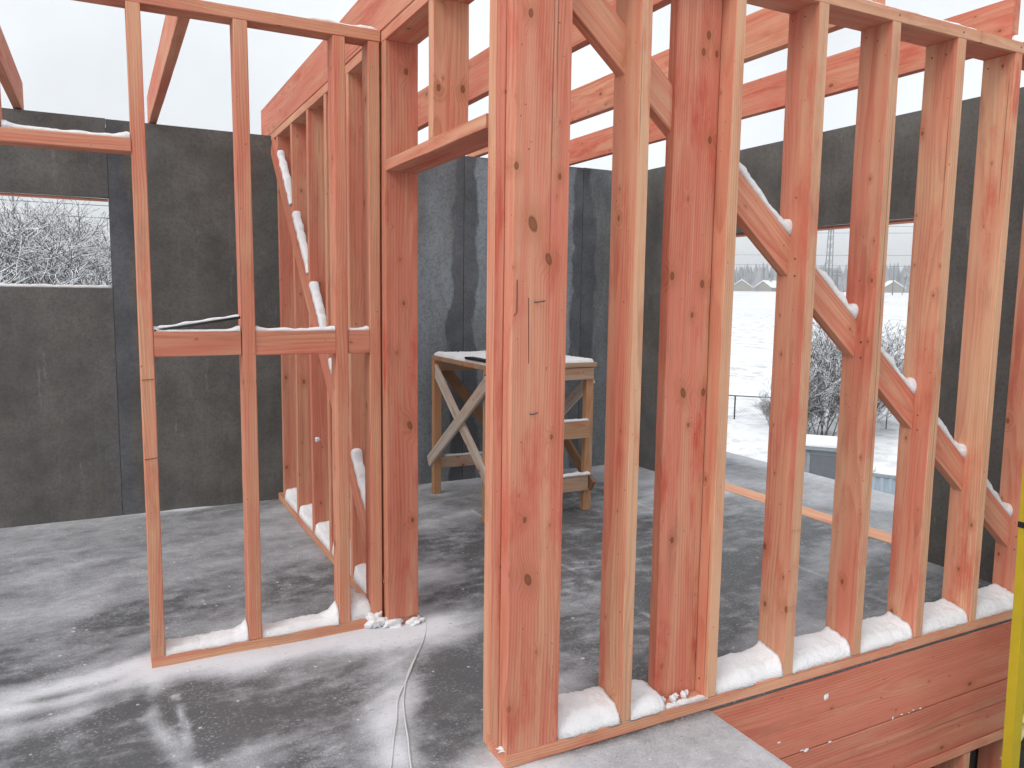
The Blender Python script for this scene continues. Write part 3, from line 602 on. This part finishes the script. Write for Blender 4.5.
snow_strip((xa+.10, yb-.03, .291), (xb-.12, yb-.03, .291), Y_, .034, .012, 'snow line on the low back rung of the work table', gt, seed=73)
gl = 'loose snow lumps stuck to the timber'
snow_lump((.03, 1.225, .02), .05, 'snow lump at the foot of the red jamb stud', gl, 3, (1.1, .8, .8))
snow_lump((-.045, 1.245, .03), .055, 'snow lump before the corner of the slim frame', gl, 4, (1, .7, .9))
snow_lump((.14, 1.215, .015), .05, 'snow lump at the right foot of the jamb stud by the cable', gl, 6, (.9, .8, .6))
snow_lump((.02, 2.605, .66), .018, 'small snow puff on a partition stud', gl, 7)
snow_lump((.09, 2.205, .33), .05, 'ragged snow puff on a near partition stud', gl, 8, (1.4, .5, .9))
snow_lump((.10, 1.765, .30), .033, 'round snow puff on the nearest partition stud', gl, 9, (1, .6, 1))
for i, (x, z, r_) in enumerate([(.690, .056, .012), (.722, .060, .015), (.748, .060, .012), (.775, .062, .014), (.80, .060, .010)]):
    snow_lump((x, .052-.012*(i % 2), z), r_, 'ragged clod of icy snow at the foot of the double post', 'icy clods at the foot of the double post', 12+i)
snow_lump((.02, .03, .055), .022, 'flat snow dab on the plate at the front corner of the massive post', gl, 18, (1.9, .9, .5))
snow_strip((.34, .06, 2.680), (2.2, .06, 2.680), Y_, .10, .014, 'snow line on the top plate of the foreground wall', gl, seed=81)
snow_heap(2.50, 2.95, .0, .055, 2.680, .05, 'snow clump on the top plate before the sawn joist end', gl, (.0, .0), seed=82)
snow_lump((XR-.02, .435, .80), .045, 'ragged icy clod stuck on the right panel wall behind the pale stud', gl, 51, (.5, 1.2, .7))
for y, z in ((3.62, .105), (3.47, .10)): snow_lump((XR-.004, y, z), .017, 'round white dab low on the right panel wall near the room corner', 'white dabs low on the right panel wall', 52, (.4, 1, 1))
# snow specks on the stairwell boards
gq = 'snow specks on the stairwell boards'
for i, (x, z, r_) in enumerate([(1.385, -.305, .008), (1.41, -.31, .012), (1.55, -.311, .009), (1.95, -.304, .005), (2.01, -.302, .007), (2.06, -.306, .006), (2.09, -.300, .005), (2.14, -.304, .008), (1.51, -.10, .011), (1.25, -.235, .007)]):
    snow_lump((x, .002, z), r_, 'white snow speck on the reddish stairwell boards', gq, 90+i, (1.3, .3, [.35, .6, .4, 1.3, .5][i % 5]))

# ------------------------------------------------------------------ loose things
steel = simple('dark_rod', (.03, .03, .035), .6)
rod = tube('metal_rod', [(-.935, 1.268, 1.395), (-.61, 1.262, 1.447)], .006, steel)
tag(rod, 'thin dark rod leaning across the left rail of the slim frame, topped with snow', 'rod')
snow_strip((-.925, 1.268, 1.402), (-.615, 1.262, 1.452), Y_, .012, .010, 'snow line on the leaning dark rod', gr, seed=16)
wc = simple('white_cable_sheath', (.62, .62, .61), .5)
z_ = .007
cb = [(.20, 1.36, z_), (.185, 1.20, z_), (.125, 1.055, z_), (.02, .884, z_), (-.09, .70, z_), (-.165, .58, z_), (-.22, .44, z_), (-.268, .33, z_), (-.33, .178, z_), (-.42, .0, z_), (-.50, -.3, z_)]
cb2 = [(.03, .90, z_), (-.06, .76, z_), (-.135, .60, z_), (-.167, .511, z_), (-.20, .40, z_), (-.224, .308, z_), (-.271, .149, z_), (-.30, 0, z_), (-.33, -.3, z_)]
ct = thing('cable', (.2, 1.36, 0), 'thin white cable lying doubled on the snowy floor from the doorway towards the viewer', 'cable')
tube('strand', smooth_path(cb), .0033, wc, ct); tube('strand', smooth_path(cb2), .0033, wc, ct)
# nails on the big post front, bent over
nm = simple('nail_steel', (.12, .12, .13), .45, .8)
for x, z, l_ in [(.085, 1.532, .03), (.075, 1.18, .02)]:
    tube('nail', [(x, .004, z), (x, -.008, z), (x+.008, -.012, z+.001), (x+l_, -.010, z+.004)], .0022, nm, fa)

# nail heads driven through plates and studs, pencil marks
def nailhead(c, axis, parent, r=.0042, name='nail_head'):
    c = Vector(c); a = Vector(axis); return tube(name, [c-a*.001, c+a*.0012], r, nm, parent, 8, False)
for (x, t) in sx:
    xl = x-t/2
    for y, z in ((.035, .095), (.105, .090), (.06, 2.585), (.115, 2.592)):
        nailhead((xl, y+random.uniform(-.012, .012), z+random.uniform(-.015, .015)), (-1, 0, 0), fa, .0036)
for (x, t) in sx[2:7]:
    zt_ = 2.365-.814*((x-t/2)-.46); 
    for k in (-.03, .035): nailhead((x-t/2, .052+random.uniform(-.01, .01), zt_+k-.05), (-1, 0, 0), fa, .0038)
for x in (.48, .88, 1.28, 1.68, 2.08, 2.48, 2.88):
    nailhead((x+.008, .0, 2.655), (0, -1, 0), fa)
pm_ = simple('pencil', (.16, .05, .035), .8)
def mark(a, b, nrm_, parent, w_=.0014):
    return tube('pencil_mark', [Vector(a)+Vector(nrm_)*.0004, Vector(b)+Vector(nrm_)*.0004], w_, pm_, parent, 4, False)
mark((.022, .001, 1.60), (.022, .001, 1.50), (0, -1, 0), fa); mark((.022, .001, 1.50), (-.0+.012, .001, 1.49), (0, -1, 0), fa); mark((.062, .001, 1.545), (.066, .001, 1.34), (0, -1, 0), fa)
for z in (1.60, 1.545, 1.50): mark((-.605, 1.256, z), (-.555, 1.256, z+.006), (0, -1, 0), pb)
mark((-.99, 1.256, .88), (-.942, 1.256, .885), (0, -1, 0), pb); mark((-.99, 1.256, 1.20), (-.942, 1.256, 1.203), (0, -1, 0), pb)

# yellow ladder standing in the stairwell
yl = simple('yellow_fibreglass', (.46, .345, .016), .5, 0, .12); cr = simple('cream_rung', (.62, .60, .30), .5, 0, .15)
ld = thing('step_ladder', (2.37, -.35, -3), 'yellow ladder standing upright in the stairwell at the right edge', 'ladder')
def rail(x0, x1):
    pr = [(x0, -.31), (x0, -.35), (x1, -.35), (x1, -.31), (x1-.008, -.31), (x1-.008, -.341), (x0+.008, -.341), (x0+.008, -.31)]
    V = [(x+dx, y, z) for z, dx in ((-3.0, .069), (1.35, -.047)) for (x, y) in pr]
    F = [(k, (k+1) % 8, 8+(k+1) % 8, 8+k) for k in range(8)]+[(7, 6, 1, 0), (6, 5, 2, 1), (5, 4, 3, 2), (8, 9, 14, 15), (9, 10, 13, 14), (10, 11, 12, 13)]
    return mesh_obj('side_rail', V, F, yl, ld)
LX0 = 2.25
rail(LX0, LX0+.060); rail(LX0+.40, LX0+.46)
box('end_cap', (2.219, -.353, .625), (2.286, -.307, .650), dm, ld, .002)
for z in (-1.74, -1.44, -1.14, -.84, -.54, -.24, .06, .36, .66, .96):
    dz = -.0265*(z+.41); tube('rung', [(LX0+.055+dz, -.325, z), (LX0+.405+dz, -.325, z)], .016, cr, ld, 10)
tube('strut', [(LX0+.03, -.30, -.43), (LX0+.43, -.30, -.10)], .015, cr, ld, 10)
red = simple('red_plastic', (.25, .02, .02), .5)
box('red_bracket', (2.312, -.345, -.17), (2.36, -.30, -.06), red, ld, .006)

# ------------------------------------------------------------------ snowy vegetation
def grow(seed, height, spread, levels, nb, trunk_r, lean=.25, stems=1, up_bias=.35, minr=.0045):
    """Bare frosted plant: every twig is a three-sided prism, dark below, snow on its upper face."""
    rd = random.Random(seed); tr = ([], [], []); cr_ = ([], [], [])
    def seg(p, q, r0, r1, dst, snow):
        V, F, MI = dst; t = (q-p).normalized(); a = t.cross(Vector((0, 0, 1)));
        if a.length < .15: a = t.cross(Vector((1, 0, 0)))
        a.normalize(); u = a.cross(t); u = u if u.z > 0 else -u; b = len(V)
        for pt, r in ((p, r0), (q, r1)): V.extend([pt+a*r, pt-a*r, pt-u*r*1.1, pt+u*r*snow])
        for k, (i, j) in enumerate(((0, 3), (3, 1), (1, 2), (2, 0))):
            F.append((b+i, b+j, b+4+j, b+4+i)); MI.append(1 if k < 2 and snow > .9 else 0)
    def branch(p, d, L, r, lev):
        n = 3 if lev > 1 else 4; pts = [p]
        for i in range(n):
            d = (d+Vector((rd.gauss(0, .16), rd.gauss(0, .16), rd.gauss(0, .10)+.05*up_bias))).normalized(); q = p+d*(L/n)
            k0 = r*(1-.75*i/n); k1 = r*(1-.75*(i+1)/n)
            slope = abs(d.z)
            seg(p, q, max(minr, k0), max(minr, k1), tr if lev == levels else cr_, .6 if lev == levels else (1.0+1.1*(1-slope) if rd.random() < .72 else .8)); p = q; pts.append((q, d))
        if lev > 0:
            m = nb[lev-1] if lev <= len(nb) else 4
            for i in range(m):
                q, dd = pts[1+int(rd.random()**.8*(n-1)+.5) if n > 1 else 1] if True else None
                an = rd.random()*6.283; h = Vector((math.cos(an), math.sin(an), rd.gauss(.25*up_bias*2, .35)))
                nd = (dd*.55+h*spread).normalized(); branch(q-dd*rd.random()*L/n*.8, nd, L*rd.uniform(.34, .60), r*.5, lev-1)
    for s in range(stems):
        an = rd.random()*6.283; l = lean*rd.random()
        branch(Vector((rd.gauss(0, .12)*stems**.5*.5, rd.gauss(0, .12)*stems**.5*.5, -.1)), Vector((math.cos(an)*l, math.sin(an)*l, 1)).normalized(), height*rd.uniform(.6, .8), trunk_r, levels)
    return tr, cr_
def plant(name, parts, loc, label, cat, group, s=1.0, rz=0.0, protos={}):
    t = thing(name, loc, label, cat, group); t.scale = (s, s, s); t.rotation_euler.z = rz
    for nm_, (V, F, MI) in zip(('trunk', 'crown'), parts['d']):
        if nm_ not in parts:
            parts[nm_] = mesh_obj(nm_, V, F, [BARK, TWSNOW], None, mi=MI); o = parts[nm_]
        else: o = parts[nm_].copy(); COL.objects.link(o)
        o.parent = t; o.location = (0, 0, 0)
    return t
tree_kinds = [{'d': grow(s_, 5.4, .85, 3, (13, 10, 17), .045, .2, 1, .5, .0048)} for s_ in (1, 2, 3)]
shrub_kinds = [{'d': grow(s_, 2.7, .6, 3, (8, 8, 11), .018, .4, 9, .9, .0038)} for s_ in (5, 6)]
rr_ = random.Random(3)
LB = ['bushy', 'slender', 'spreading', 'crooked', 'tangled', 'low', 'tall', 'leaning', 'thick', 'sparse']
gi = 'snow-covered bare trees beyond the left window hole'
spots = []
for i in range(20):
    d = 13.5+1.35*i*.75; u = rr_.uniform(-.06, .64) if i > 7 else [.02, .16, .30, .44, .58, .10, .37, .52][i]
    spots.append((d, u))
for i, (d, u) in enumerate(spots):
    x = CAM.x+(d)*(-.118+u*.135); y = CAM.y+d
    x = CAM.x + d*math.tan(R(-6.6+u*11.2)); kk = tree_kinds[i % 3]
    plant('bare_tree', kk, (x, y, float(gz(x, y))-.1), 'snow-laden bare tree in the thicket seen through the left window hole', 'tree', gi, rr_.uniform(.80, 1.04)*(1+.012*(d-14)), rr_.uniform(0, 6.28))
gbu = 'frosted shrubs beyond the terrace'
for i, (x, y, s_, lab) in enumerate([(15.5, 12.1, 1.12, 'tall frosted shrub rising behind the grey shed'), (16.3, 11.7, .95, 'frosted shrub right behind the tall one, partly hidden by a stud'),
                                  (17.9, 12.5, 1.0, 'frosted shrub in the gap beside the brace, right of the shed'), (15.6, 13.9, .34, 'small frosted shrub by the wire fence'), (18.9, 13.4, .7, 'low frosted shrub farther right on the field edge'), (15.15, 12.55, .55, 'small frosted shrub left of the tall one, half behind a stud')]):
    plant('frosted_shrub', shrub_kinds[i % 2], (x, y, float(gz(x, y))-.05), lab, 'shrub', gbu, s_, i*1.3)

# ------------------------------------------------------------------ shed, sheet fence, wire fence
gm = simple('grey_planks', (.26, .28, .30), .8, 0, .2, 20); gd_ = simple('grey_door', (.14, .15, .165), .8, 0, .2, 20); bm_ = simple('blue_grey_sheet', (.36, .43, .48), .55, 0, .1)
sh = thing('shed', (10.2, 7.9, -3.2), 'small grey shed under a snowy roof beyond the terrace edge', 'shed')
def rbox(name, c, sx_, sy_, sz_, mat, ang, parent, bev=.0):
    o = box(name, (-sx_/2, -sy_/2, 0), (sx_/2, sy_/2, sz_), mat, None, bev); o.parent = parent; o.location = Vector(c)-(parent.location if parent else Vector()); o.rotation_euler.z = ang; return o
ang = R(-50); ux = Vector((math.cos(ang), math.sin(ang), 0)); uy = Vector((-math.sin(ang), math.cos(ang), 0))
c = Vector((9.62, 7.10, 0))+uy*.42; sh.location = (c.x, c.y, -3.2)
rbox('wall', (c.x, c.y, -3.2), .95, .74, 2.20, gm, ang, sh)
dd = c-uy*.375+ux*.10; rbox('door', (dd.x, dd.y, -3.1), .50, .03, 2.0, gd_, ang, sh, .004)
for k in (-.17, .37):
    q = c-uy*.385+ux*k; rbox('door_frame', (q.x, q.y, -3.15), .05, .03, 2.1, gm, ang, sh)
rbox('roof', (c.x, c.y, -1.0), 1.10, .92, .05, gm, ang, sh)
o = rbox('roof_snow', (c.x, c.y, -.949), 1.09, .90, .07, SNOW, ang, sh, .03)
sf = thing('sheet_fence', (9.45, 5.65, -3.2), 'pale blue-grey corrugated sheet fence beyond the terrace, right of the shed', 'fence')
V, F = [], []; n = 90; L0 = Vector((9.05, 6.05, 0)); L1 = Vector((9.95, 4.55, 0)); nr = (L1-L0).normalized().cross(Vector((0, 0, 1)))
for i in range(n+1):
    off = .018*max(-1, min(1, 1.8*math.sin(i*2*math.pi/6)));  p = L0.lerp(L1, i/n)+nr*off
    for z in (-3.2, -1.12): 
        for s_ in (0, .003): V.append(p+nr*s_+Vector((0, 0, z)))
for i in range(n):
    b = i*4; F += [(b, b+4, b+6, b+2), (b+5, b+1, b+3, b+7), (b+2, b+6, b+7, b+3), (b+4, b, b+1, b+5)]
mesh_obj('sheet', V, F, bm_, sf)
board('top_rail', L0+Vector((0, 0, -1.10)), L1+Vector((0, 0, -1.10)), .06, .04, nr, sf, mat=gm)
snow_lump(Vector((9.22, 5.78, -1.04)), .085, 'snow lump on top of the sheet fence', None, 33, (1.3, .8, .7))
wm = simple('dark_fence_steel', (.04, .04, .045), .6)
wf = thing('wire_fence', (15.3, 15.4, -2.1), 'thin wire mesh fence with a dark post on the snowfield', 'fence')
A = Vector((15.22, 15.42, 0)); B = Vector((16.6, 13.95, 0)); zb, zt = float(gz(A.x, A.y))-.02, -1.47
zt = zb+.72
pA = tube('post', [A+Vector((0, 0, zb-.2)), A+Vector((0, 0, zt+.03))], .045, wm, wf); pA2 = tube('post', [A+(B-A)*.12+Vector((0, 0, zb-.2)), A+(B-A)*.12+Vector((0, 0, zt))], .022, wm, wf)
tube('post', [B+Vector((0, 0, zb-.2)), B+Vector((0, 0, zt))], .03, wm, wf); tube('top_rail', [A+Vector((0, 0, zt)), B+Vector((0, 0, zt))], .016, wm, wf)
V, F = [], []; Lf = (B-A).length; t = (B-A)/Lf
for k in range(-10, 26):
    for sgn in (1, -1):
        s0 = k*.09; pts = []
        for zz in (0, .70):
            s1 = s0+sgn*zz+(0.35 if sgn < 0 else 0); pts.append((s1, zz))
        (a0, z0), (a1, z1) = pts
        if a0 > Lf or a1 > Lf or a0 < 0 or a1 < 0: continue
        p = A+t*a0+Vector((0, 0, zb+z0)); q = A+t*a1+Vector((0, 0, zb+z1)); b = len(V); nn_ = t.cross(Vector((0, 0, 1)))*.004; uu = t*.004
        V += [p+nn_, p-uu, p+uu, q+nn_, q-uu, q+uu]; F += [(b, b+1, b+4, b+3), (b+1, b+2, b+5, b+4), (b+2, b, b+3, b+5)]
mesh_obj('mesh', V, F, simple('galvanised_wire', (.35, .36, .37), .5), wf)

# ------------------------------------------------------------------ far things: houses, pylons, wires, forest
hw = simple('far_wall', (.30, .28, .26), .9); hsn = simple('far_roof_snow', (.85, .87, .89), .9, 0, .03)
gh = 'distant houses with snowy roofs across the field'
def house(x, y, wx, dy, wall_h, roof_h, ang, lab):
    z = float(gz(x, y))-.3; h = thing('house', (x, y, z), lab, 'house', gh); h.rotation_euler.z = ang
    V = [(sx_*wx/2, sy_*dy/2, zz) for zz in (0, wall_h) for sx_ in (-1, 1) for sy_ in (-1, 1)]+[(-wx/2, 0, wall_h+roof_h), (wx/2, 0, wall_h+roof_h)]
    F = [(0, 1, 5, 4), (3, 2, 6, 7), (2, 0, 4, 6), (1, 3, 7, 5), (4, 5, 8), (7, 6, 9)]
    o = mesh_obj('wall', V, F, hw, h); o.location = (0, 0, 0)
    e_ = .5; V = []
    for xx in (-wx/2-e_, wx/2+e_):
        V += [(xx, -dy/2-e_, wall_h-.35), (xx, 0, wall_h+roof_h+.1), (xx, dy/2+e_, wall_h-.35), (xx, dy/2+e_, wall_h-.05), (xx, 0, wall_h+roof_h+.5), (xx, -dy/2-e_, wall_h-.05)]
    F = [(k, (k+1) % 6, 6+(k+1) % 6, 6+k) for k in range(6)]+[(5, 4, 3, 2, 1, 0), (6, 7, 8, 9, 10, 11)]
    o = mesh_obj('roof', V, F, hsn, h); o.location = (0, 0, 0); o = box('chimney', (-.4, -.9, wall_h+roof_h-.9), (.4, -.1, wall_h+roof_h+1.2), hw); o.parent = h
    return h
house(239.5, 251, 11, 8, 2.2, 2.6, R(48), 'leftmost distant house with a snowy gable roof')
house(248, 243.5, 9.5, 7.5, 2.0, 2.4, R(15), 'second distant house, low with a broad white roof')
house(278.5, 208.5, 9, 7.5, 2.3, 2.4, R(50), 'distant house right of the lattice mast')
house(262, 228, 10, 8, 2.0, 2.2, R(30), 'distant house hidden partly by a stud near the mast foot')
pm = simple('pylon_steel', (.22, .235, .25), .7)
def mast(x, y, h, wb, lab, name='lattice_mast', arms=()):
    z = float(gz(x, y)); m = thing(name, (x, y, z), lab, 'pylon', None); rs = .10
    for sx_, sy_ in ((-1, -1), (1, -1), (1, 1), (-1, 1)):
        o = tube('leg', [(sx_*wb/2, sy_*wb/2, -.5), (sx_*wb*.16, sy_*wb*.16, h)], rs, pm, None, 4); o.parent = m
    V, F = [], []; n = int(h/1.8)
    for i in range(n):
        for s0, s1 in (((-1, -1), (1, -1)), ((1, -1), (1, 1)), ((1, 1), (-1, 1)), ((-1, 1), (-1, -1))):
            za, zb_ = h*i/n, h*(i+1)/n; fa_ = wb/2*(1-.68*za/h); fb = wb/2*(1-.68*zb_/h); 
            p = Vector((s0[0]*fa_, s0[1]*fa_, za)); q = Vector((s1[0]*fb, s1[1]*fb, zb_)); b = len(V); r = .05
            V += [p+Vector((r, 0, 0)), p-Vector((r, 0, 0)), p+Vector((0, r, r)), q+Vector((r, 0, 0)), q-Vector((r, 0, 0)), q+Vector((0, r, r))]
            F += [(b, b+1, b+4, b+3), (b+1, b+2, b+5, b+4), (b+2, b, b+3, b+5)]
    o = mesh_obj('lattice', V, F, pm); o.parent = m
    for za, w_ in arms:
        o = tube('cross_arm', [(-w_*.7, w_*.7, za), (w_*.7, -w_*.7, za)], .13, pm, None, 5); o.parent = m
    return m
mast(150.2, 128.6, 26, 1.3, 'tall slim lattice mast on the horizon seen over the brace', arms=((16.5, 3.0), (20, 2.4)))
mast(151.3, 127.1, 6.6, .5, 'short power pole with a cross arm right of the lattice mast', 'power_pole', ((5.2, 1.0), (6.0, .8)))
mast(199, 148, 8, .12, 'thin power pole by a lone tree near the right of the opening', 'power_pole', ((8.2, .8),))
gw = 'overhead power lines beyond the building'
def wire(a, b, sag, r, lab, n=24):
    a = Vector(a); b = Vector(b); o = tube('power_line', [a.lerp(b, i/n)-Vector((0, 0, sag*4*(i/n)*(1-i/n))) for i in range(n+1)], r, pm, None, 4); return tag(o, lab, 'power line', gw)
wl = ['highest of the thin power lines over the snowfield', 'second power line over the snowfield', 'third power line over the snowfield', 'lower power line over the snowfield', 'lowest power line over the snowfield']
for i, (za, zb_) in enumerate([(20.5, 13), (19.8, 12.4), (18.6, 11.4), (13.2, 8.6), (11.4, 6.8)]):
    wire((60+i*.3, 190, za), (150+i*.3, 30, zb_), 1.2, .045, wl[i])
wire((-30, 35.5, 5.6), (25, 35.5, 5.55), .5, .022, 'upper power line crossing the left window hole')
wire((-30, 35.3, 5.05), (25, 35.3, 4.95), .45, .026, 'lower power line crossing the left window hole')
pz = float(gz(-4.2, 35.4)); pl = thing('power_pole', (-4.2, 35.4, pz), 'slim power pole at the left side of the left window hole', 'pole')
tube('pole', [(-4.2, 35.4, pz-.5), (-4.2, 35.4, 6.3)], [.05, .04], pm, pl); tube('cross_arm', [(-4.8, 35.4, 5.6), (-3.6, 35.4, 5.6)], .025, pm, pl)
lt = {'d': grow(21, 7, .6, 3, (4, 5, 7), .10, .1, 1, .6, .03)}
plant('bare_tree', lt, (200.5, 146.2, float(gz(200, 147))), 'lone bare tree far off on the horizon beside a power pole', 'tree', None)
# distant forest, one mass
V, F = [], []; rf = random.Random(5)
def treecone(x, y, z, h, r):
    b = len(V); n = 5; a0 = rf.random()*6
    for lv, (rr2, hh) in enumerate(((.8, .12), (1.0, .3), (.72, .62))):
        for k in range(n): V.append((x+r*rr2*rf.uniform(.7, 1.3)*math.cos(a0+k*6.283/n), y+r*rr2*rf.uniform(.7, 1.3)*math.sin(a0+k*6.283/n), z+h*hh*rf.uniform(.9, 1.1)))
    V.append((x, y, z+h)); V.append((x, y, z))
    for lv in range(2):
        for k in range(n): F.append((b+lv*n+k, b+lv*n+(k+1) % n, b+lv*n+n+(k+1) % n, b+lv*n+n+k))
    for k in range(n): F.append((b+2*n+k, b+2*n+(k+1) % n, b+3*n)); F.append((b+(k+1) % n, b+k, b+3*n+1))
for i in range(9000):
    a_ = R(rf.uniform(-20, 95)); d = rf.uniform(640, 800); x = CAM.x+d*math.sin(a_); y = CAM.y+d*math.cos(a_)
    treecone(x, y, float(np.interp(d, [600, 1500], [6.4, 14]))-1, 11+14*rf.random()**1.6, rf.uniform(2.0, 4.5))
fo = mesh_obj('forest', V, F, simple('frosted_forest', (.27, .28, .30), .95, 0, .25, .05))
tag(fo, 'grey strip of distant forest along the horizon', 'forest', kind='stuff')

# ------------------------------------------------------------------ winter haze
hz = box('haze', (-1100, -1100, -30), (1100, 1100, 60), SNOW); hm = bpy.data.materials.new('haze'); hm.use_nodes = True; ht_ = hm.node_tree; ht_.nodes.clear()
ho = ht_.nodes.new('ShaderNodeOutputMaterial'); pv = ht_.nodes.new('ShaderNodeVolumePrincipled'); pv.inputs['Color'].default_value = (.93, .95, .97, 1); pv.inputs['Density'].default_value = .0009
ht_.links.new(pv.outputs[0], ho.inputs['Volume']); hz.data.materials[0] = hm; tag(hz, kind='stuff')
